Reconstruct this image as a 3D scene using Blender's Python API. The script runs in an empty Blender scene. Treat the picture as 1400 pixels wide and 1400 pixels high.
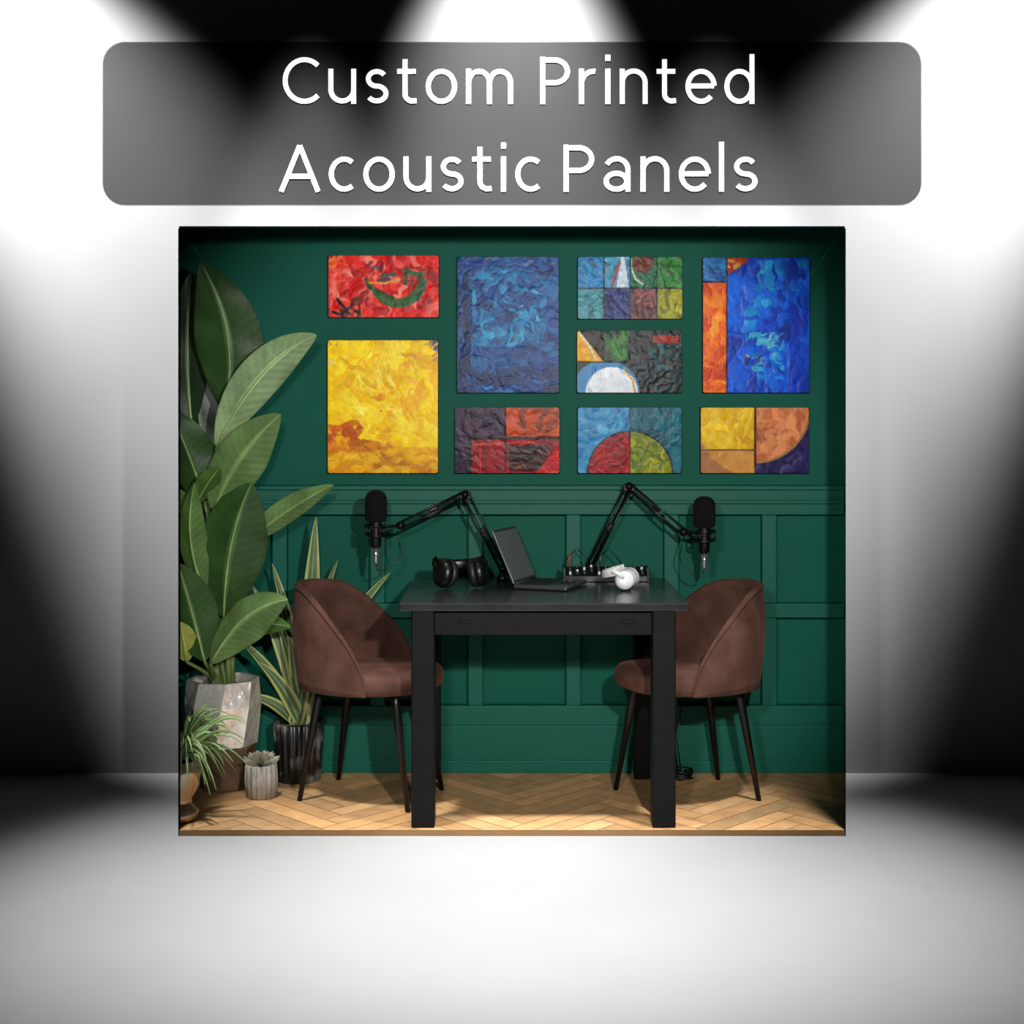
import bpy, bmesh, math, random
import numpy as np
from mathutils import Vector, Matrix, Quaternion

random.seed(7)
SC = bpy.context.scene
F = 1934.0; EYE = 1.42; HZ = 560.0
# survey helper: image measurement + known distance -> metres in the room
def P(px, py, d): return Vector(((px-700)*d/F, d, EYE-(py-HZ)*d/F))
def X(px, d): return (px-700)*d/F
def Z(py, d): return EYE-(py-HZ)*d/F
def lin(c):
    out = []
    for v in c[:3]:
        v = v/255.0
        out.append(v/12.92 if v <= 0.04045 else ((v+0.055)/1.055)**2.4)
    return tuple(out)

# ---------------------------------------------------------------- materials
def mat(name, rgb, rough=0.5, metal=0.0, noise=0.0, nscale=8.0, bump=0.0, bscale=60.0, sheen=0.0,
        emit=None, alpha=None, spec=0.5, stretch=None, rgb2=None, coat=0.0, contrast=(0.3, 0.7)):
    m = bpy.data.materials.new(name); m.use_nodes = True
    nt = m.node_tree; N = nt.nodes; L = nt.links
    b = N['Principled BSDF']
    c = lin(rgb)
    b.inputs['Base Color'].default_value = (*c, 1)
    b.inputs['Roughness'].default_value = rough
    b.inputs['Metallic'].default_value = metal
    b.inputs['Specular IOR Level'].default_value = spec
    b.inputs['Coat Weight'].default_value = coat
    if sheen:
        b.inputs['Sheen Weight'].default_value = sheen
        b.inputs['Sheen Roughness'].default_value = 0.4
        b.inputs['Sheen Tint'].default_value = (*[min(1, v*4) for v in c], 1)
    tc = N.new('ShaderNodeTexCoord'); mp = N.new('ShaderNodeMapping')
    L.new(tc.outputs['Object'], mp.inputs['Vector'])
    if stretch: mp.inputs['Scale'].default_value = stretch
    if noise or rgb2:
        t = N.new('ShaderNodeTexNoise'); t.inputs['Scale'].default_value = nscale; t.inputs['Detail'].default_value = 6
        L.new(mp.outputs['Vector'], t.inputs['Vector'])
        r = N.new('ShaderNodeValToRGB')
        if rgb2: c1, c2 = c, lin(rgb2)
        else: c1 = tuple(v*(1-noise) for v in c); c2 = tuple(min(1, v*(1+noise)) for v in c)
        r.color_ramp.elements[0].position = contrast[0]; r.color_ramp.elements[0].color = (*c1, 1)
        r.color_ramp.elements[1].position = contrast[1]; r.color_ramp.elements[1].color = (*c2, 1)
        L.new(t.outputs['Fac'], r.inputs['Fac']); L.new(r.outputs['Color'], b.inputs['Base Color'])
    if bump:
        t2 = N.new('ShaderNodeTexNoise'); t2.inputs['Scale'].default_value = bscale; t2.inputs['Detail'].default_value = 4
        L.new(mp.outputs['Vector'], t2.inputs['Vector'])
        bn = N.new('ShaderNodeBump'); bn.inputs['Strength'].default_value = bump; bn.inputs['Distance'].default_value = 0.01
        L.new(t2.outputs['Fac'], bn.inputs['Height']); L.new(bn.outputs['Normal'], b.inputs['Normal'])
    if emit:
        b.inputs['Emission Color'].default_value = (*lin(rgb), 1); b.inputs['Emission Strength'].default_value = emit
    if alpha is not None: b.inputs['Alpha'].default_value = alpha
    return m

def attr_mat(name, rough=0.4, bump=0.3, bscale=80, spec=0.5, mul=None, nscale=30, var=0.15, stretch=None):
    m = bpy.data.materials.new(name); m.use_nodes = True
    nt = m.node_tree; N = nt.nodes; L = nt.links; b = N['Principled BSDF']
    a = N.new('ShaderNodeAttribute'); a.attribute_name = 'col'
    tc = N.new('ShaderNodeTexCoord'); mp = N.new('ShaderNodeMapping'); L.new(tc.outputs['Object'], mp.inputs['Vector'])
    if stretch: mp.inputs['Scale'].default_value = stretch
    t = N.new('ShaderNodeTexNoise'); t.inputs['Scale'].default_value = nscale; t.inputs['Detail'].default_value = 6
    L.new(mp.outputs['Vector'], t.inputs['Vector'])
    mr = N.new('ShaderNodeMapRange'); mr.inputs['From Min'].default_value = .3; mr.inputs['From Max'].default_value = .7
    mr.inputs['To Min'].default_value = 1-var; mr.inputs['To Max'].default_value = 1+var
    L.new(t.outputs['Fac'], mr.inputs['Value'])
    v = N.new('ShaderNodeVectorMath'); v.operation = 'SCALE'
    L.new(a.outputs['Color'], v.inputs[0]); L.new(mr.outputs['Result'], v.inputs['Scale'])
    L.new(v.outputs['Vector'], b.inputs['Base Color'])
    b.inputs['Roughness'].default_value = rough; b.inputs['Specular IOR Level'].default_value = spec
    t2 = N.new('ShaderNodeTexNoise'); t2.inputs['Scale'].default_value = bscale; t2.inputs['Detail'].default_value = 3
    t2.inputs['Distortion'].default_value = 1.0
    L.new(mp.outputs['Vector'], t2.inputs['Vector'])
    bn = N.new('ShaderNodeBump'); bn.inputs['Strength'].default_value = bump; bn.inputs['Distance'].default_value = 0.01
    L.new(t2.outputs['Fac'], bn.inputs['Height']); L.new(bn.outputs['Normal'], b.inputs['Normal'])
    return m

# ---------------------------------------------------------------- mesh builder
class MB:
    def __init__(s): s.V = []; s.F = []; s.M = []; s.S = []; s.C = []
    def add(s, verts, faces, m=0, smooth=True, col=None):
        o = len(s.V); s.V += [tuple(v) for v in verts]
        if col is None: s.C += [(1, 1, 1)]*len(verts)
        elif len(col) == 3 and not hasattr(col[0], '__len__'): s.C += [tuple(col)]*len(verts)
        else: s.C += [tuple(c) for c in col]
        for f in faces: s.F.append(tuple(i+o for i in f)); s.M.append(m); s.S.append(smooth)
    def box(s, c, size, m=0, rot=None, bevel=0.0, seg=2, col=None, smooth=False):
        bm = bmesh.new(); bmesh.ops.create_cube(bm, size=1)
        bmesh.ops.scale(bm, vec=size, verts=bm.verts)
        if bevel: bmesh.ops.bevel(bm, geom=list(bm.edges), offset=bevel, segments=seg, affect='EDGES', profile=0.5)
        M = Matrix.Translation(Vector(c))
        if rot is not None: M = M @ rot.to_4x4()
        bm.transform(M); bm.verts.ensure_lookup_table()
        s.add([v.co.copy() for v in bm.verts], [[v.index for v in f.verts] for f in bm.faces], m, smooth, col)
        bm.free()
    def box2(s, lo, hi, m=0, bevel=0.0, seg=2, col=None):
        lo = Vector(lo); hi = Vector(hi); s.box((lo+hi)/2, hi-lo, m, None, bevel, seg, col)
    def tube(s, pts, rad, m=0, n=10, cap=True, col=None):
        pts = [Vector(p) for p in pts]
        if not hasattr(rad, '__len__'): rad = [rad]*len(pts)
        V = []; Fc = []; nrm = None
        for i, p in enumerate(pts):
            t = (pts[min(i+1, len(pts)-1)]-pts[max(i-1, 0)]).normalized()
            if nrm is None:
                nrm = t.orthogonal().normalized()
            else:
                nrm = (nrm - t*nrm.dot(t)); nrm = nrm.normalized() if nrm.length > 1e-6 else t.orthogonal().normalized()
            bn = t.cross(nrm)
            for k in range(n):
                a = 2*math.pi*k/n
                V.append(p+(nrm*math.cos(a)+bn*math.sin(a))*rad[i])
        for i in range(len(pts)-1):
            for k in range(n):
                Fc.append((i*n+k, i*n+(k+1) % n, (i+1)*n+(k+1) % n, (i+1)*n+k))
        s.add(V, Fc, m, True, col)
        if cap:
            s.add(V[:n], [tuple(range(n-1, -1, -1))], m, False, col); s.add(V[-n:], [tuple(range(n))], m, False, col)
    def lathe(s, prof, c, m=0, n=32, axis=None, ribs=0, ribamp=0.0, smooth=True, twist=0.0, mfun=None, jit=None):
        c = Vector(c); q = Quaternion() if axis is None else Vector((0, 0, 1)).rotation_difference(Vector(axis).normalized())
        V = []
        for i, (r, z) in enumerate(prof):
            for k in range(n):
                a = 2*math.pi*k/n + twist*i
                rr = r*(1+ribamp*(abs(math.cos(ribs*a/2))-0.5)) if ribs else r
                V.append(c+q @ Vector((rr*math.cos(a), rr*math.sin(a), z)))
        for i in range(len(prof)-1):
            o = [V[j] for j in range(i*n, (i+2)*n)]
            s.add(o, [(k, (k+1) % n, n+(k+1) % n, n+k) for k in range(n)], m if mfun is None else mfun(i), smooth)
        s.add(V[:n], [tuple(range(n-1, -1, -1))], m if mfun is None else mfun(0), False)
        s.add(V[-n:], [tuple(range(n))], m if mfun is None else mfun(len(prof)-2), False)
    def ell(s, c, r, m=0, rot=None, n=20, k=12, col=None):
        V = []; Fc = []
        for i in range(k+1):
            ph = math.pi*i/k
            for j in range(n):
                a = 2*math.pi*j/n
                v = Vector((r[0]*math.sin(ph)*math.cos(a), r[1]*math.sin(ph)*math.sin(a), r[2]*math.cos(ph)))
                if rot is not None: v = rot @ v
                V.append(Vector(c)+v)
        for i in range(k):
            for j in range(n): Fc.append((i*n+j, (i+1)*n+j, (i+1)*n+(j+1) % n, i*n+(j+1) % n))
        s.add(V, Fc, m, True, col)
    def torus(s, c, R, r, m=0, axis=(0, 0, 1), n=28, a0=0, a1=2*math.pi):
        q = Vector((0, 0, 1)).rotation_difference(Vector(axis).normalized())
        pts = [Vector(c)+q @ Vector((R*math.cos(a0+(a1-a0)*i/n), R*math.sin(a0+(a1-a0)*i/n), 0)) for i in range(n+1)]
        s.tube(pts, r, m, 8, True)
    def build(s, name, mats, clips=None, parent=None, weld=True):
        me = bpy.data.meshes.new(name); me.from_pydata(s.V, [], s.F)
        me.polygons.foreach_set('material_index', s.M); me.polygons.foreach_set('use_smooth', s.S)
        at = me.attributes.new('col', 'FLOAT_COLOR', 'POINT')
        ca = np.ones((len(s.V), 4), dtype=np.float32); ca[:, :3] = np.array(s.C, dtype=np.float32)
        at.data.foreach_set('color', ca.ravel())
        for m in mats: me.materials.append(m)
        bm = bmesh.new(); bm.from_mesh(me)
        if weld: bmesh.ops.remove_doubles(bm, verts=bm.verts, dist=1e-6)
        if clips:
            for co, no in clips:
                bmesh.ops.bisect_plane(bm, geom=list(bm.verts)+list(bm.edges)+list(bm.faces), plane_co=co, plane_no=no, clear_outer=True)
        bmesh.ops.recalc_face_normals(bm, faces=bm.faces)
        bm.to_mesh(me); bm.free()
        ob = bpy.data.objects.new(name, me); SC.collection.objects.link(ob)
        if parent: ob.parent = parent
        return ob

# ================================================================ materials
M_studio = mat('studio_plaster', (149, 149, 149), rough=0.9, spec=0.0, noise=0.02, nscale=3)
M_stfloor = mat('studio_floor_paint', (149, 149, 149), rough=0.8, spec=0.05, noise=0.02, nscale=3)
M_green = mat('green_wall_paint', (5, 78, 63), rough=0.6, spec=0.12, noise=0.05, nscale=2.5, bump=0.04, bscale=250)
M_trim = mat('green_trim_paint', (5, 82, 67), rough=0.5, spec=0.2, noise=0.04, nscale=3)
M_flat = mat('flat_backing_black', (12, 12, 12), rough=0.9, spec=0.0, noise=.1)
M_black = mat('black_wood', (8, 8, 8), rough=0.45, noise=0.3, nscale=5, stretch=(1, 1, 12), bump=0.05, spec=.15)
M_top = mat('table_top_wood', (30, 31, 32), rough=0.22, noise=0.4, nscale=4, stretch=(2, 22, 2), bump=0.04, spec=0.7)
M_velvet = mat('brown_velvet', (78, 54, 46), rough=0.9, noise=0.34, nscale=11, sheen=0.2, bump=0.16, bscale=180, spec=0.05)
M_metalblk = mat('black_metal', (12, 12, 13), rough=0.35, metal=0.3)
M_blkplastic = mat('black_plastic', (10, 10, 11), rough=0.35, noise=0.05, spec=.4)
M_foam = mat('mic_foam', (9, 9, 10), rough=0.95, bump=0.6, bscale=400, spec=.2)
M_chrome = mat('chrome', (200, 200, 205), rough=0.2, metal=0.9)
M_white = mat('white_plastic', (205, 205, 205), rough=0.35, noise=0.02)
M_screen = mat('laptop_screen', (92, 96, 96), rough=0.3, noise=0.04)
M_lapt = mat('laptop_grey', (70, 70, 72), rough=0.35, metal=0.5)
M_keys = mat('laptop_keys', (22, 22, 24), rough=0.5)

# ================================================================ studio shell
YG = 5.59; YS = 5.603
b = MB(); b.box2((-6, YS, -0.02), (6, YS+0.1, 6.0)); b.build('wall_studio', [M_studio])
b = MB(); b.box2((-6, -2, -0.12), (6, YS+0.1, -0.02)); b.build('floor_studio', [M_stfloor])

# ================================================================ green room set
HW = lambda d: 455*d/F
b = MB(); b.box2((-HW(5.6), YG, -0.001), (HW(5.6), YG+0.012, Z(312, YG))); b.build('wall_back', [M_green])
YF = 5.545
t = MB()
def board(px0, px1, py0, py1, yf, bev=0.004):
    x0 = max(X(px0, yf), -HW(yf)); x1 = min(X(px1, yf), HW(yf))
    t.box2((x0, yf, Z(py1, yf)), (x1, YG, Z(py0, yf)), 0, bev)
board(245, 1155, 688, 704, YF)
board(245, 1155, 825, 845, YF)
board(245, 1155, 965, 1052, YF)
for k in range(0, 7):
    l = 1062-134*k
    board(max(l-20, 245), l, 704, 825, YF); board(max(l-20, 245), l, 845, 965, YF)
t.build('trim_1', [M_trim])
t = MB()
board(245, 1155, 664, 670, 5.525, 0.003); board(245, 1155, 669, 685, 5.542, 0.004); board(245, 1155, 684, 689, 5.53, 0.003)
t.build('trim_2', [M_trim])
t = MB()
x = HW(5.533)
t.box2((-x, 5.533, 0), (x, 5.5448, Z(992, 5.533)), 0, 0.003)
t.box2((-HW(5.525), 5.525, 0), (HW(5.525), 5.5448, Z(1040, 5.525)), 0, 0.003)
t.build('baseboard_back', [M_trim])
YFR = 4.776
def prism(name, quad_in, off, mats):
    b = MB(); off = Vector(off); q = [Vector(v) for v in quad_in]; V = q+[v+off for v in q]
    b.add(V, [(0, 1, 2, 3)], 0, False); b.add(V, [(7, 6, 5, 4), (0, 4, 5, 1), (1, 5, 6, 2), (2, 6, 7, 3), (3, 7, 4, 0)], 1, False)
    return b.build(name, mats)
prism('wall_left', [(-HW(5.6), 5.6, -.02), (-HW(YFR), YFR, -.02), (-HW(YFR), YFR, Z(313, YFR)), (-HW(5.6), 5.6, Z(312, 5.6))], (-.003, -.001, 0), [M_green, M_flat])
prism('shield_wall_right', [(HW(5.6), 5.6, -.02), (HW(YFR), YFR, -.02), (HW(YFR), YFR, Z(313, YFR)), (HW(5.6), 5.6, Z(312, 5.6))], (.003, -.001, 0), [M_green, M_flat])  # unseen side flat, kept full depth to block the right wall beam
YR = YFR
prism('beam_shield_top', [(-HW(5.6), 5.6, Z(312, 5.6)), (HW(5.6), 5.6, Z(312, 5.6)), (HW(YR), YR, Z(310, YR)), (-HW(YR), YR, Z(310, YR))], (0, 0, .002), [M_green, M_flat])  # unseen thin board, added to keep the wall beams off the green room

# floor slab + herringbone parquet
M_slab = mat('floor_slab_wood', (134, 104, 70), rough=0.6, noise=.15, nscale=6, spec=.1)
M_parq = attr_mat('oak_parquet', rough=0.42, bump=0.05, nscale=14, var=0.16, spec=0.25)
b = MB()
q = [(-HW(YFR), YFR), (HW(YFR), YFR), (HW(5.6), 5.589), (-HW(5.6), 5.589)]
b.add([(x, y, -.02) for x, y in q]+[(x, y, -.0015) for x, y in q], [(3, 2, 1, 0), (4, 5, 6, 7), (0, 1, 5, 4), (1, 2, 6, 5), (2, 3, 7, 6), (3, 0, 4, 7)], 0, False)
floor = b.build('floor', [M_slab])
b = MB(); PW = .075; PL = .45; g = .0016
c45 = math.cos(math.pi/4)
def addplank(u0, u1, v0, v1):
    pts = []
    for (u, v) in ((u0+g, v0+g), (u1-g, v0+g), (u1-g, v1-g), (u0+g, v1-g)):
        pts.append((c45*u-c45*v+.04, c45*u+c45*v+4.0, 0))
    cx = sum(p[0] for p in pts)/4; cy = sum(p[1] for p in pts)/4
    if abs(cx) > 1.7 or cy < 4.3 or cy > 6.1: return
    s = random.uniform(.76, 1.18); w = random.uniform(-.05, .05)
    c = lin((182, 142, 98)); c = (c[0]*s*(1+w), c[1]*s, c[2]*s*(1-w))
    b.add(pts, [(0, 1, 2, 3)], 0, False, c)
for st in range(-8, 9):
    for i in range(-40, 60):
        a = st*PL
        addplank(i*PW+a, i*PW+PL+a, i*PW-a, (i+1)*PW-a)
        addplank(i*PW+a, (i+1)*PW+a, (i+1)*PW-a, (i+1)*PW+PL-a)
nl = Vector((-5.6, -HW(5.6), 0)).normalized(); nr = Vector((5.6, -HW(5.6), 0)).normalized()
clips = [((-HW(5.6), 5.6, 0), nl), ((HW(5.6), 5.6, 0), nr), ((0, YFR, 0), (0, -1, 0)), ((0, 5.589, 0), (0, 1, 0))]
b.build('parquet_planks', [M_parq], clips=clips, parent=floor)

# ================================================================ sign made up to carry the title caption on the studio wall
M_banner = mat('banner_tint', (3, 3, 3), rough=0.6, alpha=0.62, spec=0.0)
M_letter = mat('glow_letter_white', (255, 255, 255), rough=0.5, emit=1.0)  # emission added so title letters stay white where the wall is dark
banner = bpy.data.objects.new('title_banner', None); SC.collection.objects.link(banner)
b = MB(); d = 5.6015; x0, x1, z0, z1 = X(140, d), X(1260, d), Z(280, d), Z(57, d); r = 30*d/F
ring = []
for (cx, cz, a0) in ((x1-r, z1-r, 0), (x0+r, z1-r, 90), (x0+r, z0+r, 180), (x1-r, z0+r, 270)):
    for k in range(9):
        a = math.radians(a0+k*90/8); ring.append((cx+r*math.cos(a), cz+r*math.sin(a)))
n = len(ring)
b.add([(x, d, z) for x, z in ring], [tuple(range(n))], 0, False)
sp = b.build('banner_panel', [M_banner], parent=banner)
# monoline sans-serif lettering, drawn stroke by stroke (units: 1/64 of the cap height)
def arc(cx, cy, rx, ry, a0, a1, n=28):
    return [(cx+rx*math.cos(math.radians(a0+(a1-a0)*i/n)), cy+ry*math.sin(math.radians(a0+(a1-a0)*i/n))) for i in range(n+1)]
ARCH = lambda x0: arc(x0+16, 29, 16, 16, 180, 0)
GL = {
 'C': (52, [arc(31, 32, 27, 28.5, 46, 314)]),
 'u': (40, [[(4, 48)]+arc(20, 20, 16, 16, 180, 360)+[(36, 30)], [(36, 48), (36, 0)]]),
 's': (33, [arc(16.5, 34.3, 12, 10, 32, 270)+arc(16.5, 14.2, 12.8, 10.1, 90, -148)]),
 't': (28, [[(11, 61)]+arc(21, 14, 10, 10, 180, 270)+[(27, 4.5)], [(0, 44.5), (26, 44.5)]]),
 'o': (44, [arc(22, 24, 18.5, 20.5, 0, 360, 44)]),
 'm': (67, [[(4, 48), (4, 0)], arc(18.7, 29, 14.7, 15.5, 180, 0)+[(33.5, 0)], arc(48.2, 29, 14.7, 15.5, 180, 0)+[(63, 0)]]),
 'P': (42, [[(4, 64), (4, 0)], [(4, 60)]+arc(21, 44.5, 17.5, 15.5, 90, -90)+[(4, 29)]]),
 'r': (25, [[(4, 48), (4, 0)], arc(21, 27, 17, 17.5, 180, 82)]),
 'i': (8, [[(4, 48), (4, 0)], [(4, 67), (4, 59)]]),
 'n': (40, [[(4, 48), (4, 0)], ARCH(4)+[(36, 0)]]),
 'e': (42, [arc(22, 24, 18.3, 20.5, 2, 318, 40), [(4, 24.5), (40, 24.5)]]),
 'd': (43, [[(39, 68), (39, 0)], arc(21.5, 24, 17.5, 20.5, 0, 360, 44)]),
 'A': (57, [[(2.5, 0), (28.5, 63)], [(28.5, 63), (54.5, 0)], [(12, 21), (45, 21)]]),
 'c': (37, [arc(22, 24, 18, 20.5, 52, 308)]),
 'a': (38, [arc(18.5, 30.5, 15, 14.5, 152, 0)+[(33.5, 0)], arc(18, 14.3, 14, 10.8, 0, 360, 40)]),
 'l': (8, [[(4, 68), (4, 0)]]),
}
def word(b, wd, px0, px1, pyb, dep=5.6005, hw=3.35):
    tot = sum(GL[ch][0] for ch in wd)+12*(len(wd)-1); sx = (px1-px0)/tot; x = 0
    for gi, ch in enumerate(wd):
        w, ss = GL[ch]
        for si, st in enumerate(ss):
            pts = [(px0+(x+u)*sx, pyb-v) for u, v in st]
            V = []; n = len(pts); dd = dep-.00002*si
            for i, (u, v) in enumerate(pts):
                a = pts[max(i-1, 0)]; c = pts[min(i+1, n-1)]; tx, ty = c[0]-a[0], c[1]-a[1]; L = math.hypot(tx, ty) or 1
                if ch in 'oda' and n > 35:   # closed bowls
                    if i in (0, n-1): a = pts[-2]; c = pts[1]; tx, ty = c[0]-a[0], c[1]-a[1]; L = math.hypot(tx, ty)
                nx, ny = -ty/L*hw, tx/L*hw
                V += [(X(u+nx, dd), dd, Z(v+ny, dd)), (X(u-nx, dd), dd, Z(v-ny, dd))]
            b.add(V, [(2*i, 2*i+1, 2*i+3, 2*i+2) for i in range(n-1)], 0, False)
        x += w+12
b = MB(); word(b, 'Custom', 386, 702, 142); word(b, 'Printed', 738, 1032, 142); b.build('lettering_top', [M_letter], parent=banner, weld=False)
b = MB(); word(b, 'Acoustic', 382, 740, 262); word(b, 'Panels', 770, 1036, 262); b.build('lettering_bottom', [M_letter], parent=banner, weld=False)

# ================================================================ art panels
M_paint = attr_mat('oil_paint', rough=0.34, bump=0.05, bscale=60, nscale=45, var=0.12, spec=0.11)
M_edge = mat('panel_edge', (32, 30, 30), rough=0.7)
class Cv:
    def __init__(s, W, H, seed):
        s.W, s.H = W, H; s.img = np.zeros((H, W, 3)); s.hgt = np.zeros((H, W)); s.rng = np.random.RandomState(seed)
        yy, xx = np.mgrid[0:H, 0:W]; s.xx = xx.astype(float); s.yy = yy.astype(float); s.u = (s.xx+.5)/W; s.v = (s.yy+.5)/H
    def fill(s, mask, c): s.img[mask] = np.array(c)/255.
    def strokes(s, mask, pal, n, ln=18, wd=5, ang=None, jit=.9, var=.08):
        ys, xs = np.nonzero(mask)
        if len(ys) == 0: return
        base_ang = s.rng.uniform(0, math.pi)
        for _ in range(n):
            k = s.rng.randint(len(ys)); cx, cy = xs[k], ys[k]
            fl = base_ang+1.6*math.sin(cx*.035+base_ang)+1.4*math.cos(cy*.03)
            a = fl+s.rng.uniform(-.9, .9) if ang is None else ang+s.rng.uniform(-jit, jit)
            L = ln*s.rng.uniform(.4, 1.4); w = wd*s.rng.uniform(.4, 1.6); curv = s.rng.uniform(-.05, .05)
            dx = s.xx-cx; dy = s.yy-cy; U = dx*math.cos(a)+dy*math.sin(a); Vv = -dx*math.sin(a)+dy*math.cos(a)+curv*U*U*.5
            Vv = Vv+1.5*np.sin(U*.35+s.rng.uniform(0, 6))
            e = 1-(U/L)**2-(Vv/w)**2
            m = (e > 0) & mask
            c = np.array(pal[s.rng.randint(len(pal))])/255.*s.rng.uniform(1-var, 1+var)
            br = 1+.12*np.sin(Vv*1.9+s.rng.uniform(0, 6))
            al = (s.rng.uniform(.4, .9)*np.clip(e*2.6, 0, 1))[m][:, None]
            s.img[m] = s.img[m]*(1-al)+al*np.clip(c*br[m][:, None], 0, 1)
            s.hgt[m] = s.hgt[m]*.5+s.rng.uniform(.3, 1.)*np.clip(e[m]*2.5, 0, 1)*(1+.3*np.sin(Vv[m]*2.1))
    def line(s, pts, w, c, mask=None):
        for (a, b2) in zip(pts[:-1], pts[1:]):
            ax, ay, bx, by = a[0]*s.W, a[1]*s.H, b2[0]*s.W, b2[1]*s.H
            l2 = max(1e-6, (bx-ax)**2+(by-ay)**2); t = np.clip(((s.xx-ax)*(bx-ax)+(s.yy-ay)*(by-ay))/l2, 0, 1)
            dd = np.hypot(s.xx-ax-t*(bx-ax), s.yy-ay-t*(by-ay)); m = dd < w
            if mask is not None: m &= mask
            s.img[m] = np.array(c)/255.*(1+.08*np.sin(s.xx[m]*.9+s.yy[m]*.5))[:, None]
    def rect(s, a, b2, c, d2): return (s.u >= a) & (s.u < b2) & (s.v >= c) & (s.v < d2)
    def circ(s, cx, cy, rw): return np.hypot(s.xx-cx*s.W, s.yy-cy*s.H) < rw*s.W
def reg(c, m, base, pal, n, **k): c.fill(m, base); c.strokes(m, pal, n, **k)

def art1(c):
    a = c.u > -1
    reg(c, a, (210, 26, 24), [(228, 40, 28), (196, 20, 20), (236, 50, 38), (140, 14, 18), (232, 46, 30), (240, 130, 110)], 170, ln=15)
    c.strokes(c.rect(0, .2, 0, .25), [(230, 110, 40), (240, 150, 60)], 6, ln=10, wd=2.5)
    c.strokes(c.rect(.25, .6, .1, .45), [(60, 70, 110), (90, 20, 40), (240, 130, 110)], 14, ln=10, wd=2)
    c.strokes(c.rect(.05, .3, .65, 1), [(40, 30, 30), (60, 60, 40)], 7, ln=9, wd=2.5)
    g = (48, 88, 44)
    m = (np.hypot((c.u-.63)*1.75, c.v-.38) < .46) & (np.hypot((c.u-.60)*1.75, c.v-.30) > .40) & (c.v > .38)
    c.fill(m, g); c.strokes(m, [(60, 104, 54), (36, 66, 38), (50, 92, 46)], 14, ln=10, wd=3)
    c.line([(.70, .26), (.78, .3), (.84, .30)], 3.5, g); c.line([(.70, .2), (.69, .45)], 2.5, (40, 76, 42))
    c.line([(.34, .38), (.36, .5), (.44, .56), (.52, .64), (.58, .68)], 2.6, (38, 70, 40)); c.line([(.36, .43), (.5, .45), (.64, .38)], 1.4, (215, 140, 40))
    c.line([(.48, .33), (.6, .3)], 2.4, (52, 84, 60)); c.line([(.82, .34), (.86, .52), (.8, .7)], 3, (36, 72, 44))
    c.line([(.45, .4), (.55, .38)], 2, (60, 60, 90)); c.line([(.08, .7), (.2, .95)], 2, (30, 22, 24)); c.line([(.22, .78), (.12, .95)], 2, (30, 22, 24)); c.line([(.04, .9), (.12, .95)], 2, (40, 26, 24))
def art2(c):
    a = c.u > -1
    reg(c, a, (246, 196, 10), [(252, 206, 14), (242, 186, 8), (254, 218, 50), (230, 164, 8), (248, 200, 20)], 220, ln=22, wd=8)
    c.strokes(c.rect(.25, .8, .1, .6), [(214, 154, 16), (252, 226, 90), (232, 166, 20)], 40, ln=14, wd=2.5)
    reg(c, c.rect(0, 1, .8, 1), (212, 148, 12), [(200, 132, 12), (230, 168, 20), (176, 106, 16), (240, 186, 40)], 70, ln=18, wd=4, ang=0, jit=.5)
    m = (c.u < .3+.03*np.sin(c.v*40)) & (c.v > .62+.02*np.sin(c.u*20)) & (c.v < .83); c.strokes(m, [(206, 96, 12), (218, 116, 16), (184, 78, 14)], 40, ln=12, wd=6)
    m = (c.u > .2) & (c.u < .6) & (c.v > .74+.1*(c.u-.3)) & (c.v < .85-.12*(c.u-.2)); c.strokes(m, [(196, 112, 16), (210, 136, 24), (170, 90, 14)], 18, ln=12, wd=4)
    c.strokes(c.rect(.4, .6, .35, .8), [(230, 126, 16)], 7, ln=6, wd=4)
    m = c.circ(1.0, .02, .09); c.strokes(m, [(60, 76, 120), (90, 84, 110)], 10, ln=7, wd=3); c.strokes(c.circ(.98, 0.06, .12), [(190, 110, 80), (90, 100, 130)], 5, ln=6, wd=1.6)
    c.strokes(c.rect(0, .1, 0, .2), [(200, 140, 60), (230, 190, 120)], 5, ln=8, wd=2)
def art3(c):
    a = c.u > -1
    reg(c, a, (6, 58, 120), [(8, 68, 134), (10, 86, 150), (6, 40, 100), (8, 54, 120), (12, 96, 150), (4, 26, 76)], 260, ln=20, wd=7)
    c.strokes(c.rect(.15, .88, .08, .66), [(14, 114, 168), (20, 132, 182), (10, 86, 142), (44, 150, 190), (8, 50, 112)], 110, ln=13, wd=5)
    c.strokes(c.rect(.3, .8, .25, .65), [(100, 186, 204), (4, 24, 58), (30, 150, 178)], 22, ln=10, wd=1.8)
    c.strokes(c.rect(0, 1, .8, 1), [(6, 36, 92), (8, 58, 125), (4, 24, 70), (24, 110, 170)], 40, ang=0, jit=.5)
    c.strokes(c.rect(.25, .75, .0, .1), [(110, 120, 155), (20, 60, 110)], 12, ln=10, wd=2, ang=0, jit=.3)
    c.strokes(c.rect(0, .14, 0, 1), [(4, 30, 70), (8, 46, 100)], 26, ang=1.57, jit=.3)
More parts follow.
